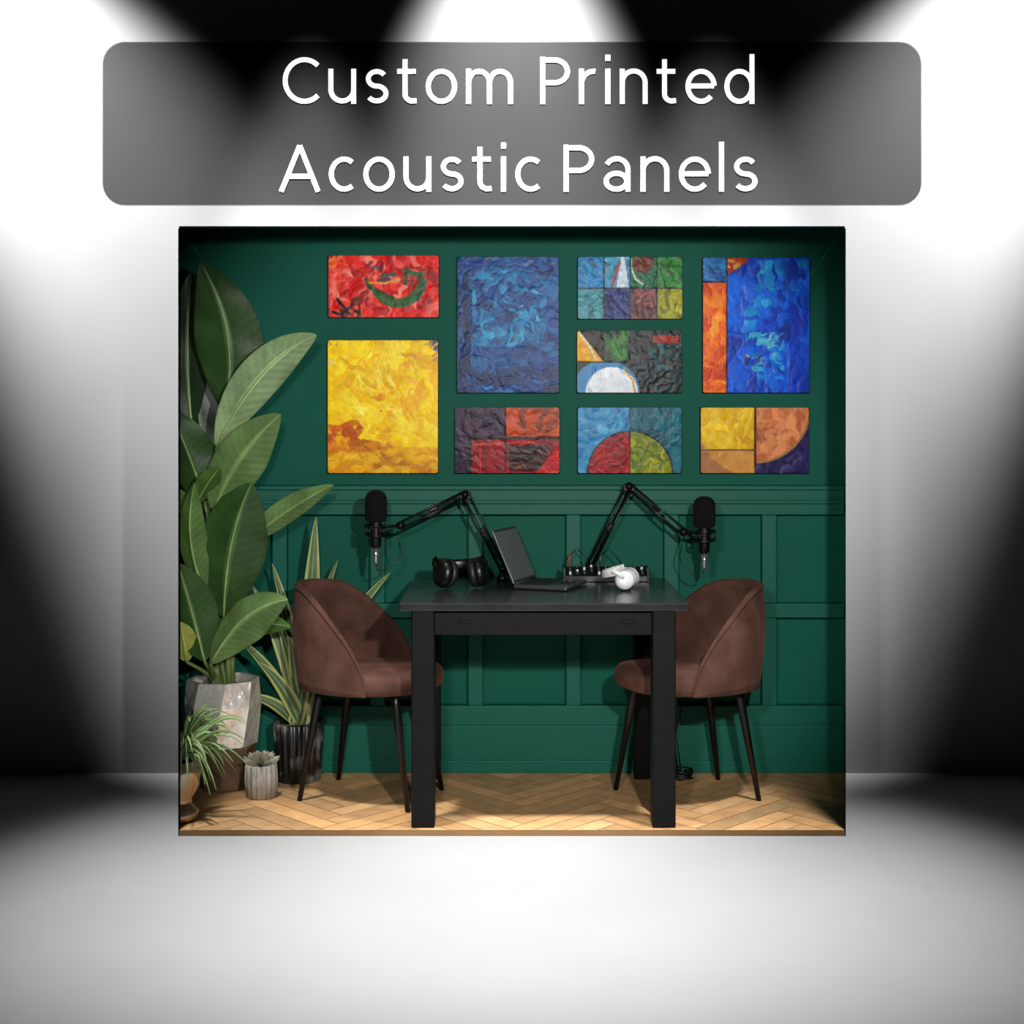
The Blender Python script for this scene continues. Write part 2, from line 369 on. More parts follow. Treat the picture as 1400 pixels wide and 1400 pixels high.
def art4(c):
    reg(c, c.rect(0, .48, 0, 1), (44, 24, 54), [(54, 30, 64), (34, 22, 46), (70, 30, 56)], 50)
    reg(c, c.rect(.48, 1, 0, .45), (176, 60, 14), [(190, 68, 14), (158, 50, 14), (204, 84, 22), (110, 42, 20)], 40)
    m = c.rect(.14, 1, .45, 1); reg(c, m, (118, 12, 22), [(146, 16, 22), (92, 12, 20), (158, 26, 26)], 50)
    c.line([(.14, .46), (1, .46)], 2, (20, 14, 18)); c.line([(.14, .46), (.14, 1)], 2, (20, 14, 18))
    c.line([(.18, .56), (.75, .52)], 1.2, (190, 60, 50)); c.line([(.24, .58), (.24, 1)], 1.2, (180, 40, 36))
    reg(c, c.rect(.52, .88, .58, .96), (34, 18, 20), [(60, 24, 22), (24, 16, 18), (130, 56, 30)], 24, ln=16, wd=2, ang=0, jit=.1)
    m = (c.u > .76) & (c.v > 1-(c.u-.76)*1.8); reg(c, m, (188, 20, 22), [(198, 26, 24), (172, 16, 20)], 14)
    c.line([(.48, 0), (.48, 1)], 1, (20, 14, 20))
def art5(c):
    cols = [[(36, 116, 168), (60, 138, 168), (36, 96, 66), (40, 118, 44)], [(60, 130, 142), (38, 50, 108), (114, 68, 70), (144, 144, 30)]]
    for r in range(2):
        for k in range(4):
            b0 = cols[r][k]; m = c.rect(k/4, k/4+.25, r/2, r/2+.5)
            reg(c, m, b0, [b0, tuple(min(255, int(v*1.2)) for v in b0), tuple(int(v*.65) for v in b0), tuple(int(v*.85+20) for v in b0)], 26, ln=10, wd=3)
    m = (c.v < .5) & (np.abs(c.u-.43) < .015+c.v*.09); reg(c, m, (195, 205, 215), [(210, 215, 225), (160, 185, 205)], 12, ln=6, wd=3)
    c.line([(.4, .1), (.36, .3), (.33, .46)], 1.5, (170, 50, 40)); c.line([(.5, .0), (.51, .2), (.55, .36), (.62, .44)], 1.3, (180, 200, 170))
    m = c.circ(.62, .1, .1) & (c.u > .5); reg(c, m, (100, 44, 34), [(130, 60, 40), (60, 60, 40)], 5, ln=6, wd=3)
    c.strokes(c.rect(.55, .72, .55, .95), [(170, 90, 70), (60, 50, 60)], 9, ln=6, wd=2); c.strokes(c.rect(.78, .98, .6, .95), [(190, 170, 50), (60, 60, 30)], 10, ln=6, wd=2)
    for k in (1, 2, 3): c.line([(k/4, 0), (k/4, 1)], .8, (24, 40, 50))
    c.line([(0, .5), (1, .5)], .8, (24, 40, 50))
def art6(c):
    a = c.u > -1; reg(c, a, (16, 20, 22), [(20, 26, 28), (10, 12, 14), (24, 42, 44)], 60)
    reg(c, c.rect(0, .25, 0, .5), (224, 160, 14), [(232, 172, 20), (208, 140, 12)], 20, ln=8, wd=4)
    m = (c.v < .5) & (c.u > .03) & (c.u < .25) & ((c.v*.75) < (c.u-.02)*1.6); reg(c, m, (22, 20, 18), [(30, 26, 24)], 6)
    c.line([(.02, .05), (.1, .2), (.18, .45)], 1.4, (200, 200, 190))
    reg(c, c.rect(.25, .5, 0, .5), (34, 90, 40), [(48, 120, 50), (24, 64, 34), (76, 130, 54), (14, 26, 20)], 26, ln=12, wd=3, ang=1.3)
    c.strokes(c.rect(.52, 1, .2, 1), [(14, 58, 72), (12, 30, 40), (26, 82, 92), (8, 10, 12)], 40, ln=12, wd=3)
    c.strokes(c.rect(.52, 1, .5, 1), [(130, 64, 40), (50, 110, 110)], 6, ln=8, wd=1.2)
    reg(c, c.rect(.72, .97, .08, .2), (144, 34, 18), [(164, 46, 24), (110, 26, 18)], 8, ln=7, wd=2, ang=0, jit=.2)
    m = c.circ(.27, 1.02, .33) & (c.v > .5); c.fill(m, (50, 120, 172))
    m = c.circ(.33, 1.0, .25) & (c.v > .5); reg(c, m, (212, 216, 222), [(222, 224, 228), (196, 204, 214)], 20)
    c.line([(.55, 1), (.53, .8), (.45, .62)], 1.3, (200, 150, 40))
    c.line([(0, .5), (.6, .5)], 1, (14, 14, 14)); c.line([(.25, 0), (.25, .5)], 1, (14, 14, 14))
def art7(c):
    reg(c, c.rect(0, .5, 0, 1), (50, 132, 180), [(60, 144, 188), (38, 116, 168), (84, 158, 192), (24, 98, 154)], 50)
    reg(c, c.rect(.5, 1, 0, 1), (8, 78, 96), [(10, 86, 104), (6, 60, 80), (16, 104, 118)], 50)
    C = c.circ(.5, 1.0, .405)
    reg(c, C & (c.u < .5), (140, 12, 20), [(154, 16, 24), (120, 12, 18), (168, 26, 28)], 36)
    reg(c, C & (c.u >= .5), (112, 124, 22), [(144, 136, 24), (74, 104, 30), (164, 154, 38), (50, 84, 32)], 36, ln=11, wd=3, ang=1.2)
    c.line([(.5, 0), (.5, 1)], .8, (20, 30, 40))
    E = c.circ(.5, 1.0, .415) & ~c.circ(.5, 1., .4); c.fill(E, (24, 30, 36))
def art8(c):
    a = c.u > -1
    reg(c, a, (6, 70, 188), [(8, 80, 200), (6, 50, 156), (16, 98, 214), (6, 40, 134), (10, 86, 206)], 180, ln=24, wd=10)
    c.strokes(c.rect(.5, .98, .02, .25), [(30, 150, 212), (16, 118, 198), (10, 44, 146)], 24, ln=16, wd=6)
    c.strokes(c.rect(.36, .75, .25, .62), [(14, 130, 204), (6, 54, 176), (40, 160, 215)], 22, ln=12, wd=5)
    c.strokes(c.rect(.44, .72, .55, .66), [(110, 192, 200), (60, 150, 184), (80, 176, 194)], 20, ln=8, wd=3, ang=0, jit=.4)
    c.strokes(c.rect(.38, .76, .55, .9), [(50, 166, 200), (20, 120, 196), (90, 186, 200), (8, 36, 124)], 26, ln=10, wd=3.5)
    c.strokes(c.rect(.8, 1, .3, 1), [(8, 46, 160), (10, 62, 186)], 24, ln=26, wd=6, ang=1.5, jit=.3)
    c.strokes(c.rect(.4, .75, .7, .85), [(180, 170, 150), (60, 60, 60), (160, 110, 60)], 8, ln=4, wd=1.5)
    reg(c, c.rect(0, .22, .18, 1), (228, 100, 12), [(240, 126, 20), (208, 74, 12), (190, 54, 14), (246, 148, 30)], 44, ln=16, wd=5)
    c.strokes(c.rect(0, .22, .6, .95), [(184, 44, 12), (234, 106, 20)], 14)
    reg(c, c.rect(0, .22, 0, .18), (24, 94, 156), [(40, 118, 176), (16, 66, 124)], 14, ln=8, wd=3)
    m = c.rect(.22, .42, 0, .14) & (c.v < .14-(c.u-.22)*.55); reg(c, m, (150, 50, 30), [(180, 60, 30), (214, 150, 50)], 9, ln=6, wd=3)
    c.line([(.22, 0), (.22, 1)], 1, (30, 30, 50)); c.line([(0, .18), (.22, .18)], 1, (30, 30, 50))
def art9(c):
    reg(c, c.rect(0, .5, 0, 1), (158, 104, 64), [(174, 116, 72), (134, 84, 52), (190, 142, 86)], 50)
    reg(c, c.rect(.5, 1, 0, 1), (36, 30, 78), [(42, 34, 90), (26, 22, 60), (56, 46, 96)], 40)
    C = c.circ(.5, .0, .5)
    C3 = c.circ(.58, .0, .66) & (c.u < .5); reg(c, C3, (190, 132, 58), [(200, 142, 68), (174, 114, 52)], 20)
    C2 = c.circ(.42, .0, .52)
    reg(c, C2 & (c.u < .5) & (c.v < .63), (212, 166, 16), [(222, 178, 26), (196, 146, 14), (230, 190, 46)], 34)
    reg(c, C & (c.u >= .5), (190, 110, 64), [(204, 124, 78), (172, 92, 52), (214, 140, 90)], 34)
    m = c.circ(.5, 0, .512) & ~c.circ(.5, 0, .492) & (c.u > .5); c.fill(m, (150, 110, 60))
    c.strokes(c.rect(.5, .8, .3, .5), [(120, 70, 50)], 6, ln=8, wd=2)
    c.line([(.5, 0), (.5, 1)], 1.2, (60, 30, 30)); c.line([(0, .64), (.5, .64)], .8, (90, 60, 40))
def blur(a):
    p = np.pad(a, [(1, 1), (1, 1)]+[(0, 0)]*(a.ndim-2), mode='edge')
    return (4*p[1:-1, 1:-1]+2*(p[:-2, 1:-1]+p[2:, 1:-1]+p[1:-1, :-2]+p[1:-1, 2:])+p[:-2, :-2]+p[2:, 2:]+p[:-2, 2:]+p[2:, :-2])/16
arts = [(art1, 449, 600, 349, 434), (art2, 448, 599, 465, 647), (art3, 625, 764, 351, 537), (art4, 622, 765, 557, 647), (art5, 790, 933, 351, 436),
        (art6, 789, 932, 452, 537), (art7, 790, 932, 557, 647), (art8, 961, 1107, 352, 537), (art9, 958, 1106, 557, 647)]
for idx, (fn, x0, x1, y0, y1) in enumerate(arts):
    W, H = x1-x0, y1-y0; c = Cv(W, H, 11+idx); fn(c)
    e = np.minimum(np.minimum(c.xx, W-1-c.xx), np.minimum(c.yy, H-1-c.yy))
    img = np.clip(c.img*.7+blur(c.img)*.3, 0, 1); img[e < 1] *= .55
    img = np.where(img <= .04045, img/12.92, ((img+.055)/1.055)**2.4)
    hg = np.clip(blur(c.hgt), 0, 1.6)
    d = 5.559; xs = np.linspace(X(x0, d), X(x1, d), W); zs = np.linspace(Z(y0, d), Z(y1, d), H)
    XX, ZZ = np.meshgrid(xs, zs)
    m = MB()
    V = np.stack([XX.ravel(), np.full(W*H, d)-0.0012*hg.ravel(), ZZ.ravel()], axis=1)
    idx2 = np.arange(W*H).reshape(H, W)
    fs = np.stack([idx2[:-1, :-1].ravel(), idx2[1:, :-1].ravel(), idx2[1:, 1:].ravel(), idx2[:-1, 1:].ravel()], axis=1)
    m.V = [tuple(v) for v in V.tolist()]; m.C = [tuple(v) for v in img.reshape(-1, 3).tolist()]
    def keep(i):
        yy_, xx_ = divmod(int(i), W); a = min(xx_, W-2-xx_); b_ = min(yy_, H-2-yy_)
        return a+b_ >= 2
    fl = [tuple(f) for f in fs.tolist() if keep(f[0])]
    m.F = fl; m.M = [0]*len(fl); m.S = [True]*len(fl)
    m.box2((X(x0, d)-.001, d+.0008, Z(y1, d)-.001), (X(x1, d)+.001, YG, Z(y0, d)+.001), 1, .004)
    m.build('acoustic_art_panel', [M_paint, M_edge], weld=False)

# ================================================================ table
TZ = .765
t = MB(); tx0, tx1 = -.383, .598; ty0, ty1 = 4.785, 5.51
t.box2((tx0, ty0, TZ-.027), (tx1, ty1, TZ), 1, .004)
lx = [(-.342, -.263, 4.80, 4.88), (.477, .556, 4.80, 4.88), (-.335, -.275, 5.425, 5.49), (.47, .53, 5.43, 5.49)]
for (a, b_, y0, y1) in lx: t.box2((a, y0, 0.0), (b_, y1, TZ-.027), 0, .004)
t.box2((-.30, 4.83, .65), (.51, 4.85, TZ-.027), 0, .002); t.box2((-.30, 5.45, .65), (.50, 5.47, TZ-.027), 0, .002)
t.box2((-.32, 4.86, .65), (-.30, 5.45, TZ-.027), 0, .002); t.box2((.51, 4.86, .65), (.53, 5.45, TZ-.027), 0, .002)
t.box2((-.18, 4.822, .69), (-.14, 4.832, .70), 0, .001); t.box2((.38, 4.822, .69), (.42, 4.832, .70), 0, .001)
t.build('dining_table', [M_black, M_top])

# ================================================================ chairs
def chair(cx, cy, head):
    b = MB(); ch, sh = math.cos(head), math.sin(head)
    def W(x, y, z): return Vector((cx+ch*x-sh*y, cy+sh*x+ch*y, z))
    def sup(a, rx, ry, e=2.5):
        c, s = math.cos(a), math.sin(a)
        return rx*math.copysign(abs(c)**(2/e), c), ry*math.copysign(abs(s)**(2/e), s)
    n = 48; rings = [(.80, .405), (.93, .402), (.99, .41), (1.0, .43), (1.0, .448), (.985, .462), (.94, .472), (.8, .478), (.5, .481), (.2, .482)]
    V = []
    for (k, z) in rings:
        for i in range(n):
            x, y = sup(2*math.pi*i/n, .245*k, .215*k); V.append(W(x+.015, y, z+(.006*(x/.245))))
    Fc = [(i*n+j, i*n+(j+1) % n, (i+1)*n+(j+1) % n, (i+1)*n+j) for i in range(len(rings)-1) for j in range(n)]
    Fc += [tuple(range(n-1, -1, -1)), tuple(range((len(rings)-1)*n, len(rings)*n))]
    b.add(V, Fc, 0, True)
    A = 108; na = 80; nh = 12; T = .024; A0 = 38
    def top(th):
        a = abs(th)
        if a < A0: f = 1.0-.02*(a/A0)**2
        else:
            s = min(1, (a-A0)/(A-A0)); f = .98*max(0, math.cos(s*math.pi/2))**.62
        return .42+.352*f
    def shell(th, h, off):
        a = math.radians(th)+math.pi; z0 = .405; z = z0+(top(th)-z0)*h
        lift = (z-z0)/.37
        rx = .266+off+.06*lift-.06*lift*lift; ry = .228+off+.02*lift-.06*lift*lift
        x, y = sup(a, rx, ry, 2.1)
        return W(x-.005-.025*lift, y, z)
    ths = [A*math.copysign(1-(1-abs(s))**1.8, s) for s in [(-1+2*i/na) for i in range(na+1)]]
    V = []
    for th in ths:
        col = []
        for h in range(nh+1): col.append(shell(th, h/nh, 0))
        pt = shell(th, 1, -T/2); pt.z += .010; col.append(pt)
        for h in range(nh, -1, -1): col.append(shell(th, h/nh, -T))
        V += col
    m = 2*(nh+1)+1
    Fc = [(i*m+j, (i+1)*m+j, (i+1)*m+(j+1) % m, i*m+(j+1) % m) for i in range(na) for j in range(m)]
    Fc += [tuple(range(m)), tuple(na*m+k for k in range(m-1, -1, -1))]
    b.add(V, Fc, 0, True)
    b.tube([shell(th, 1, .002) for th in ths], .0035, 0, 6)
    for (sx, sy) in ((1, 1), (1, -1), (-1, 1), (-1, -1)):
        b.tube([W(.15*sx, .12*sy, .41), W(.15*sx+.005*sx, .12*sy+.004*sy, .37), W(.215*sx, .155*sy, .0)], [.017, .0165, .009], 1, 14)
    b.tube([W(-.15, .12, .398), W(.15, .12, .398)], .008, 1); b.tube([W(-.15, -.12, .398), W(.15, -.12, .398)], .008, 1)
    b.build('dining_chair', [M_velvet, M_metalblk])
chair(-.517, 5.21, math.radians(-20)); chair(.642, 5.21, math.radians(200))

# ================================================================ microphones on boom arms
def mic_arm(base, elbow, head, mic, side):
    b = MB(); base, elbow, head, mic = map(Vector, (base, elbow, head, mic))
    tb = Vector((base.x, base.y, TZ+.0005))
    b.lathe([(.024, 0), (.024, .012), (.016, .02), (.012, .05), (.0, .051)], tb, 0, 20)
    st = tb+Vector((0, 0, .045))
    def double(p, q):
        dr = (q-p).normalized(); up = dr.cross(Vector((0, 1, 0))).normalized()
        for s in (-1, 1):
            for k in (-1, 1):
                b.tube([p+up*.011*s+Vector((0, .008*k, 0)), q+up*.011*s+Vector((0, .008*k, 0))], .0042, 0, 8)
        L = (q-p).length; pts = []
        for i in range(120):
            tt = .12+.35*i/119; a = i*.9; v = p+dr*(L*tt)+up*(.005*math.cos(a))+Vector((0, .005*math.sin(a), 0)); pts.append(v)
        b.tube(pts, .0014, 0, 5)
        b.box((p+q)/2, (.014, .024, .03), 0, Vector((0, 0, 1)).rotation_difference(dr).to_matrix(), .002)
    double(st, elbow); double(elbow, head)
    for j in (st, elbow, head):
        b.lathe([(.0, -.018), (.015, -.017), (.017, 0), (.015, .017), (.0, .018)], j, 0, 18, axis=(0, 1, 0))
        b.ell(j-Vector((0, .02, 0)), (.008, .006, .008), 0)
    b.box(elbow+Vector((0, 0, -.004)), (.045, .02, .03), 0, None, .005)
    mc = mic+Vector((0, 0, -.085))
    b.tube([head, head*.4+mc*.6+Vector((0, 0, .006)), mc], .006, 0, 10)
    for dz in (.018, -.018): b.torus(mc+Vector((0, 0, dz)), .039, .004, 0, axis=(.08*side, 0, 1))
    for k in range(6):
        a = k*math.pi/3
        b.tube([mc+Vector((.037*math.cos(a), .037*math.sin(a), .018)), mc+Vector((.022*math.cos(a+.4), .022*math.sin(a+.4), 0)), mc+Vector((.037*math.cos(a), .037*math.sin(a), -.018))], .002, 0, 6)
        b.tube([mc+Vector((.039*math.cos(a), .039*math.sin(a), .018)), mc+Vector((.039*math.cos(a), .039*math.sin(a), -.018))], .0036, 0, 6)
    b.lathe([(.014, -.15), (.02, -.145), (.022, -.10), (.023, -.04), (.023, 0)], mic, 0, 24)
    b.lathe([(.02, -.055), (.038, -.05), (.042, -.03), (.042, .02), (.04, .04), (.032, .055), (.018, .063), (0.001, .065)], mic, 1, 28)
    b.lathe([(.013, -.152), (.013, -.185), (.010, -.19), (.010, -.2), (.006, -.215)], mic, 2, 18)
    e = mic+Vector((0, 0, -.205)); pts = []
    ctrl = [e, e+Vector((.01*side, 0, -.03)), e+Vector((.05*side, 0, -.02)), e+Vector((.09*side, .01, .03)), e+Vector((.08*side, .01, .10)), head+Vector((0, .012, -.01)), head*.5+elbow*.5+Vector((0, .014, -.02)), elbow+Vector((0, .014, -.01))]
    for i in range(len(ctrl)-1):
        p0 = ctrl[max(i-1, 0)]; p1 = ctrl[i]; p2 = ctrl[i+1]; p3 = ctrl[min(i+2, len(ctrl)-1)]
        for k in range(8):
            s = k/8; pts.append(.5*((2*p1)+(p2-p0)*s+(2*p0-5*p1+4*p2-p3)*s*s+(3*p1-p0-3*p2+p3)*s**3))
    b.tube(pts, .0022, 0, 6)
    b.build('microphone_boom_arm', [M_blkplastic, M_foam, M_chrome])
mic_arm((X(687, 5.43), 5.43, TZ), P(636, 676, 5.38), P(548, 718, 5.33), P(514, 694, 5.3), 1)
mic_arm((X(806, 5.482), 5.482, TZ), P(860, 665, 5.43), P(934, 727, 5.36), P(963, 702, 5.33), -1)

# ================================================================ headphones
M_pad = mat('grey_pad', (190, 190, 190), rough=.7)
def headphones(cx, cy, yaw, m, name, s=1.0, sep=.062, cr=1.0):
    b = MB(); R = Matrix.Rotation(yaw, 3, 'Z')
    def W(x, y, z): return Vector((cx, cy, TZ+.004))+R @ (Vector((x, y, z))*s)
    q = s*cr
    for sg in (-1, 1):
        ax = R @ Vector((sg, -.35, .2)); c = W(sep*sg, 0, .041*cr)
        b.lathe([(.02*q, -.024*q), (.034*q, -.022*q), (.041*q, -.012*q), (.04*q, -.002*q)], c, 1, 28, axis=ax)
        b.lathe([(.038*q, -.002*q), (.041*q, .004*q), (.04*q, .014*q), (.034*q, .022*q), (.02*q, .027*q), (.0, .028*q)], c, 0, 28, axis=ax)
        b.tube([W((sep+.022)*sg, 0, .05), W((sep+.028)*sg, .02, .07), W((sep+.022)*sg, .05, .078)], [.009*s, .010*s, .010*s], 0, 8)
    pts = []
    for i in range(25):
        a = math.pi*i/24; pts.append(W((sep+.024)*math.cos(a), .03+.075*math.sin(a), .078-.02*math.sin(a)))
    V = []; n = len(pts)
    for i, p in enumerate(pts):
        a = math.pi*i/24; rad = (R @ Vector((math.cos(a), math.sin(a), 0))).normalized(); up = Vector((0, 0, 1))
        for k in range(10):
            qq = 2*math.pi*k/10; V.append(p+rad*(.006*s*math.cos(qq))+up*(.017*s*math.sin(qq)))
    b.add(V, [(i*10+k, i*10+(k+1) % 10, (i+1)*10+(k+1) % 10, (i+1)*10+k) for i in range(n-1) for k in range(10)], 0, True)
    b.build(name, [m, M_keys if m is not M_white else M_pad])
headphones(-.185, 5.18, math.radians(14), M_blkplastic, 'headphones', 1.2, .05, 1.1)
headphones(.42, 5.16, math.radians(75), M_white, 'headphones', .85)

# ================================================================ laptop
b = MB()
H1 = Vector((0.005, 5.16, TZ+.001)); H2 = Vector((.09, 5.375, TZ+.001)); hd = (H2-H1).normalized(); pd = Vector((hd.y, -hd.x, 0)); Lw = (H2-H1).length; Ld = .205
c = (H1+H2)/2+pd*Ld/2+Vector((0, 0, .0085))
rot = Matrix((pd, hd, Vector((0, 0, 1)))).transposed()
b.box(c, (Ld, Lw, .014), 0, rot, .004)
for i in range(10):
    for j in range(5):
        b.box(c+hd*((i-4.5)*Lw*.085)+pd*(-.075+j*.021)+Vector((0, 0, .0075)), (.016, Lw*.07, .002), 2, rot, .0006, 1)
b.box(c+pd*.06+Vector((0, 0, .0073)), (.055, .08, .001), 2, rot)
lean = math.radians(24); sd = (-pd*math.sin(lean)+Vector((0, 0, math.cos(lean)))).normalized(); sn = hd.cross(sd).normalized()
rs = Matrix((hd, sd, sn)).transposed(); hs = .21
cc = (H1+H2)/2+Vector((0, 0, .018))+sd*hs/2
b.box(cc, (Lw, hs, .007), 0, rs, .002)
sgn = 1 if sn.dot(pd) > 0 else -1
b.box(cc+sn*(.0037*sgn), (Lw*.94, hs*.9, .001), 1, rs)
b.tube([H1+Vector((0, 0, .017))+hd*.02, H2+Vector((0, 0, .017))-hd*.02], .006, 0, 10)
b.build('laptop', [M_lapt, M_screen, M_keys])

# ================================================================ audio mixer
b = MB(); mx0, mx1, my0, my1 = .20, .515, 5.37, 5.452; z0 = TZ+.0005
V = [(mx0, my0, z0+.002), (mx1, my0, z0+.002), (mx1, my1, z0+.002), (mx0, my1, z0+.002), (mx0, my0, z0+.022), (mx1, my0, z0+.022), (mx1, my1, z0+.05), (mx0, my1, z0+.05)]
b.add(V, [(3, 2, 1, 0), (4, 5, 6, 7), (0, 1, 5, 4), (1, 2, 6, 5), (2, 3, 7, 6), (3, 0, 4, 7)], 0, False)
b.box2((mx0-.006, my0-.003, z0), (mx0+.004, my1, z0+.056), 0, .002); b.box2((mx1-.004, my0-.003, z0), (mx1+.006, my1, z0+.056), 0, .002)
for i in range(11):
    for j in range(4):
        x = mx0+.022+i*.0275; f = .15+j*.23; y = my0+f*(my1-my0); z = z0+.022+f*.028
        if (i+j) % 4 == 3 and i < 4: continue
        b.lathe([(.0055, 0), (.005, .010), (.004, .012), (0, .0125)], (x, y, z), (2 if (i*3+j) % 4 else 1), 10)
for k, x in enumerate((mx0+.02, mx0+.14)):
    b.tube([(x, my1-.01, z0+.05), (x, my1-.005, z0+.085), (x+.01, my1, z0+.10)], .004, 3 if k == 0 else 2, 8)
    b.tube([(x+.01, my1, z0+.1), (x+.03, my1, z0+.12), (x+.06, my1, z0+.09), (x+.08, my1-.005, z0+.06)], .002, 0, 6)
b.build('audio_mixer', [M_blkplastic, M_white, M_lapt, mat('red_plug', (150, 40, 30), rough=.4)])

# cable bundle on the floor by the wall
b = MB(); rr = random.Random(3)
for k in range(5):
    pts = []; a0 = rr.uniform(0, 6)
    for i in range(40):
        a = a0+i*.45; pts.append((X(932, 5.42)+.035*math.cos(a)*rr.uniform(.7, 1.3), 5.42+.03*math.sin(a), .006+.022*abs(math.sin(a*.5+k))+.004*k))
    b.tube(pts, .003, 0, 6)
b.tube([(X(932, 5.42), 5.43, .02), (X(925, 5.45), 5.46, .16), (X(938, 5.48), 5.5, .34), (.545, 5.508, .55), (.54, 5.512, .73)], .003, 0, 6)
b.tube([(X(928, 5.42), 5.43, .02), (X(918, 5.45), 5.46, .12), (X(922, 5.48), 5.5, .3), (.545, 5.51, .5), (.545, 5.512, .73)], .0025, 0, 6)
b.build('power_cable', [M_blkplastic])

# ================================================================ plants
M_leaf = attr_mat('banana_leaf', rough=0.42, bump=0.1, bscale=40, nscale=10, var=0.26, spec=0.3)
M_leaf2 = attr_mat('striped_leaf', rough=0.5, bump=0.05, bscale=60, nscale=20, var=0.15, spec=0.4)
M_soil = mat('potting_soil', (40, 30, 24), rough=.95, noise=.3, nscale=60, bump=.8, bscale=120)
CL = [((-HW(5.6)+.004, 5.6, 0), nl), ((0, 5.522, 0), (0, 1, 0))]
def leaf(b, base, tip, width, col, sag=(0, 0, 0), roll=0.0, m=0, nl_=44, na=14, fold=.25, shape=1.0, mid=None, edge=None, wave=.03, veins=True, pw=.75):
    base = Vector(base); tip = Vector(tip); ctrl = (base+tip)/2+Vector(sag); V = []; C = []
    col = lin(col); midc = lin(mid) if mid else tuple(min(1, v*2.2+.02) for v in col); edc = lin(edge) if edge else None
    ph = random.uniform(0, 6)
    for i in range(nl_+1):
        t = i/nl_; p = base*(1-t)**2+ctrl*2*t*(1-t)+tip*t*t
        tg = ((ctrl-base)*(1-t)+(tip-ctrl)*t).normalized()
        view = Vector((0, -1, .25)).normalized()
        sd = tg.cross(view).normalized(); sd = Quaternion(tg, roll) @ sd; nn = sd.cross(tg).normalized()
        w = width*(math.sin(math.pi*min(1, t**shape))**pw if 0 < t < 1 else 0.0)*.5+.0006
        for k in range(na+1):
            u = -1+2*k/na
            off = nn*(-w*fold*abs(u)**.8+wave*w*math.sin(t*16+ph+u*1.5)*abs(u))
            V.append(p+sd*(w*u)+off)
            c = list(col)
            if veins:
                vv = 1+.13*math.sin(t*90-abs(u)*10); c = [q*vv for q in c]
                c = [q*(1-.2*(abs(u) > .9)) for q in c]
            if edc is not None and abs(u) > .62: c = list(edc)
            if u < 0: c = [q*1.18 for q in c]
            if abs(u) < .5/na*1.2: c = list(midc)
            C.append(tuple(c))
    Fc = [(i*(na+1)+k, i*(na+1)+k+1, (i+1)*(na+1)+k+1, (i+1)*(na+1)+k) for i in range(nl_) for k in range(na)]
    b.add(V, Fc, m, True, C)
def curve(p, q, s, n=12):
    p, q, s = Vector(p), Vector(q), Vector(s); c = (p+q)/2+s
    return [p*(1-i/n)**2+c*2*(i/n)*(1-i/n)+q*(i/n)**2 for i in range(n+1)]
G1 = (40, 66, 28); G2 = (68, 94, 44); G3 = (124, 146, 104); G4 = (22, 42, 20); YG_ = (140, 148, 70); G5 = (84, 108, 62)
px_ = X(305, 5.32)
b = MB()
LV = [((306, 560, 5.34), (274, 358, 5.25), .25, G1, (.12, -.02, 0), .1, .35),
      ((296, 612, 5.30), (433, 458, 5.12), .16, G3, (-.04, 0, .12), .35, .5),
      ((262, 580, 5.36), (262, 372, 5.40), .16, G4, (-.03, 0, 0), .4, .3),
      ((292, 700, 5.28), (384, 566, 5.2), .19, G5, (-.05, 0, .04), .15, .35),
      ((286, 700, 5.36), (232, 560, 5.3), .20, G1, (0, 0, .03), -.3, .3),
      ((306, 845, 5.25), (344, 660, 5.15), .25, G1, (-.04, -.03, .05), .1, .4),
      ((300, 700, 5.40), (300, 590, 5.45), .16, G4, (0, 0, 0), 0, .3),
      ((330, 748, 5.32), (456, 663, 5.2), .095, G5, (0, 0, .035), .5, .4),
      ((280, 810, 5.24), (266, 660, 5.15), .11, G2, (-.07, 0, 0), -.2, .5),
      ((288, 908, 5.2), (394, 820, 5.08), .16, G5, (-.03, -.02, .10), -.1, .6),
      ((280, 905, 5.2), (243, 770, 5.1), .18, G1, (0, 0, .02), .15, .4),
      ((262, 760, 5.3), (238, 665, 5.2), .15, G2, (0, 0, 0), .1, .3),
      ((255, 905, 5.22), (246, 850, 5.1), .10, YG_, (0, 0, 0), .2, .3),
      ((278, 880, 5.3), (335, 750, 5.38), .2, G4, (0, 0, 0), 0, .3),
      ((285, 660, 5.42), (258, 470, 5.46), .16, G4, (0, 0, 0), 0, .3),
      ((300, 872, 5.3), (398, 858, 5.2), .09, G2, (0, 0, .06), .2, .4),
      ((268, 690, 5.3), (300, 640, 5.2), .08, G2, (0, 0, .02), .5, .4)]
for (bs, tp, w, col, sag, roll, fd) in LV:
    bp = P(*bs); tpv = P(*tp)
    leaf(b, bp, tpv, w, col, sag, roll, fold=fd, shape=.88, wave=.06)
    root = Vector((px_+random.uniform(-.04, .04), 5.32+random.uniform(-.03, .03), .38))
    b.tube(curve(root, bp, (random.uniform(-.02, .02), 0, 0)), [.012-.0005*i for i in range(13)], 0, 8, col=lin((92, 110, 60)))
    ct = (bp+tpv)/2+Vector(sag)
    pts = [bp*(1-i/12)**2+ct*2*(i/12)*(1-i/12)+tpv*(i/12)**2+Vector((0, -.001, 0)) for i in range(13)]
    b.tube(pts, [.0050-.00037*i for i in range(13)], 0, 6, col=lin((136, 152, 92)))
M_silver = mat('hammered_silver', (222, 216, 208), rough=.3, metal=.6, bump=.6, bscale=28, noise=.22, nscale=12)
M_bronze = mat('dark_bronze', (120, 96, 78), rough=.38, metal=.4, bump=.3, bscale=30, noise=.3, nscale=7)
base = Vector((px_, 5.32, 0))
b.lathe([(.075, 0), (.085, .003), (.125, .16), (.13, .17)], base, 2, 8, smooth=False, twist=.1)
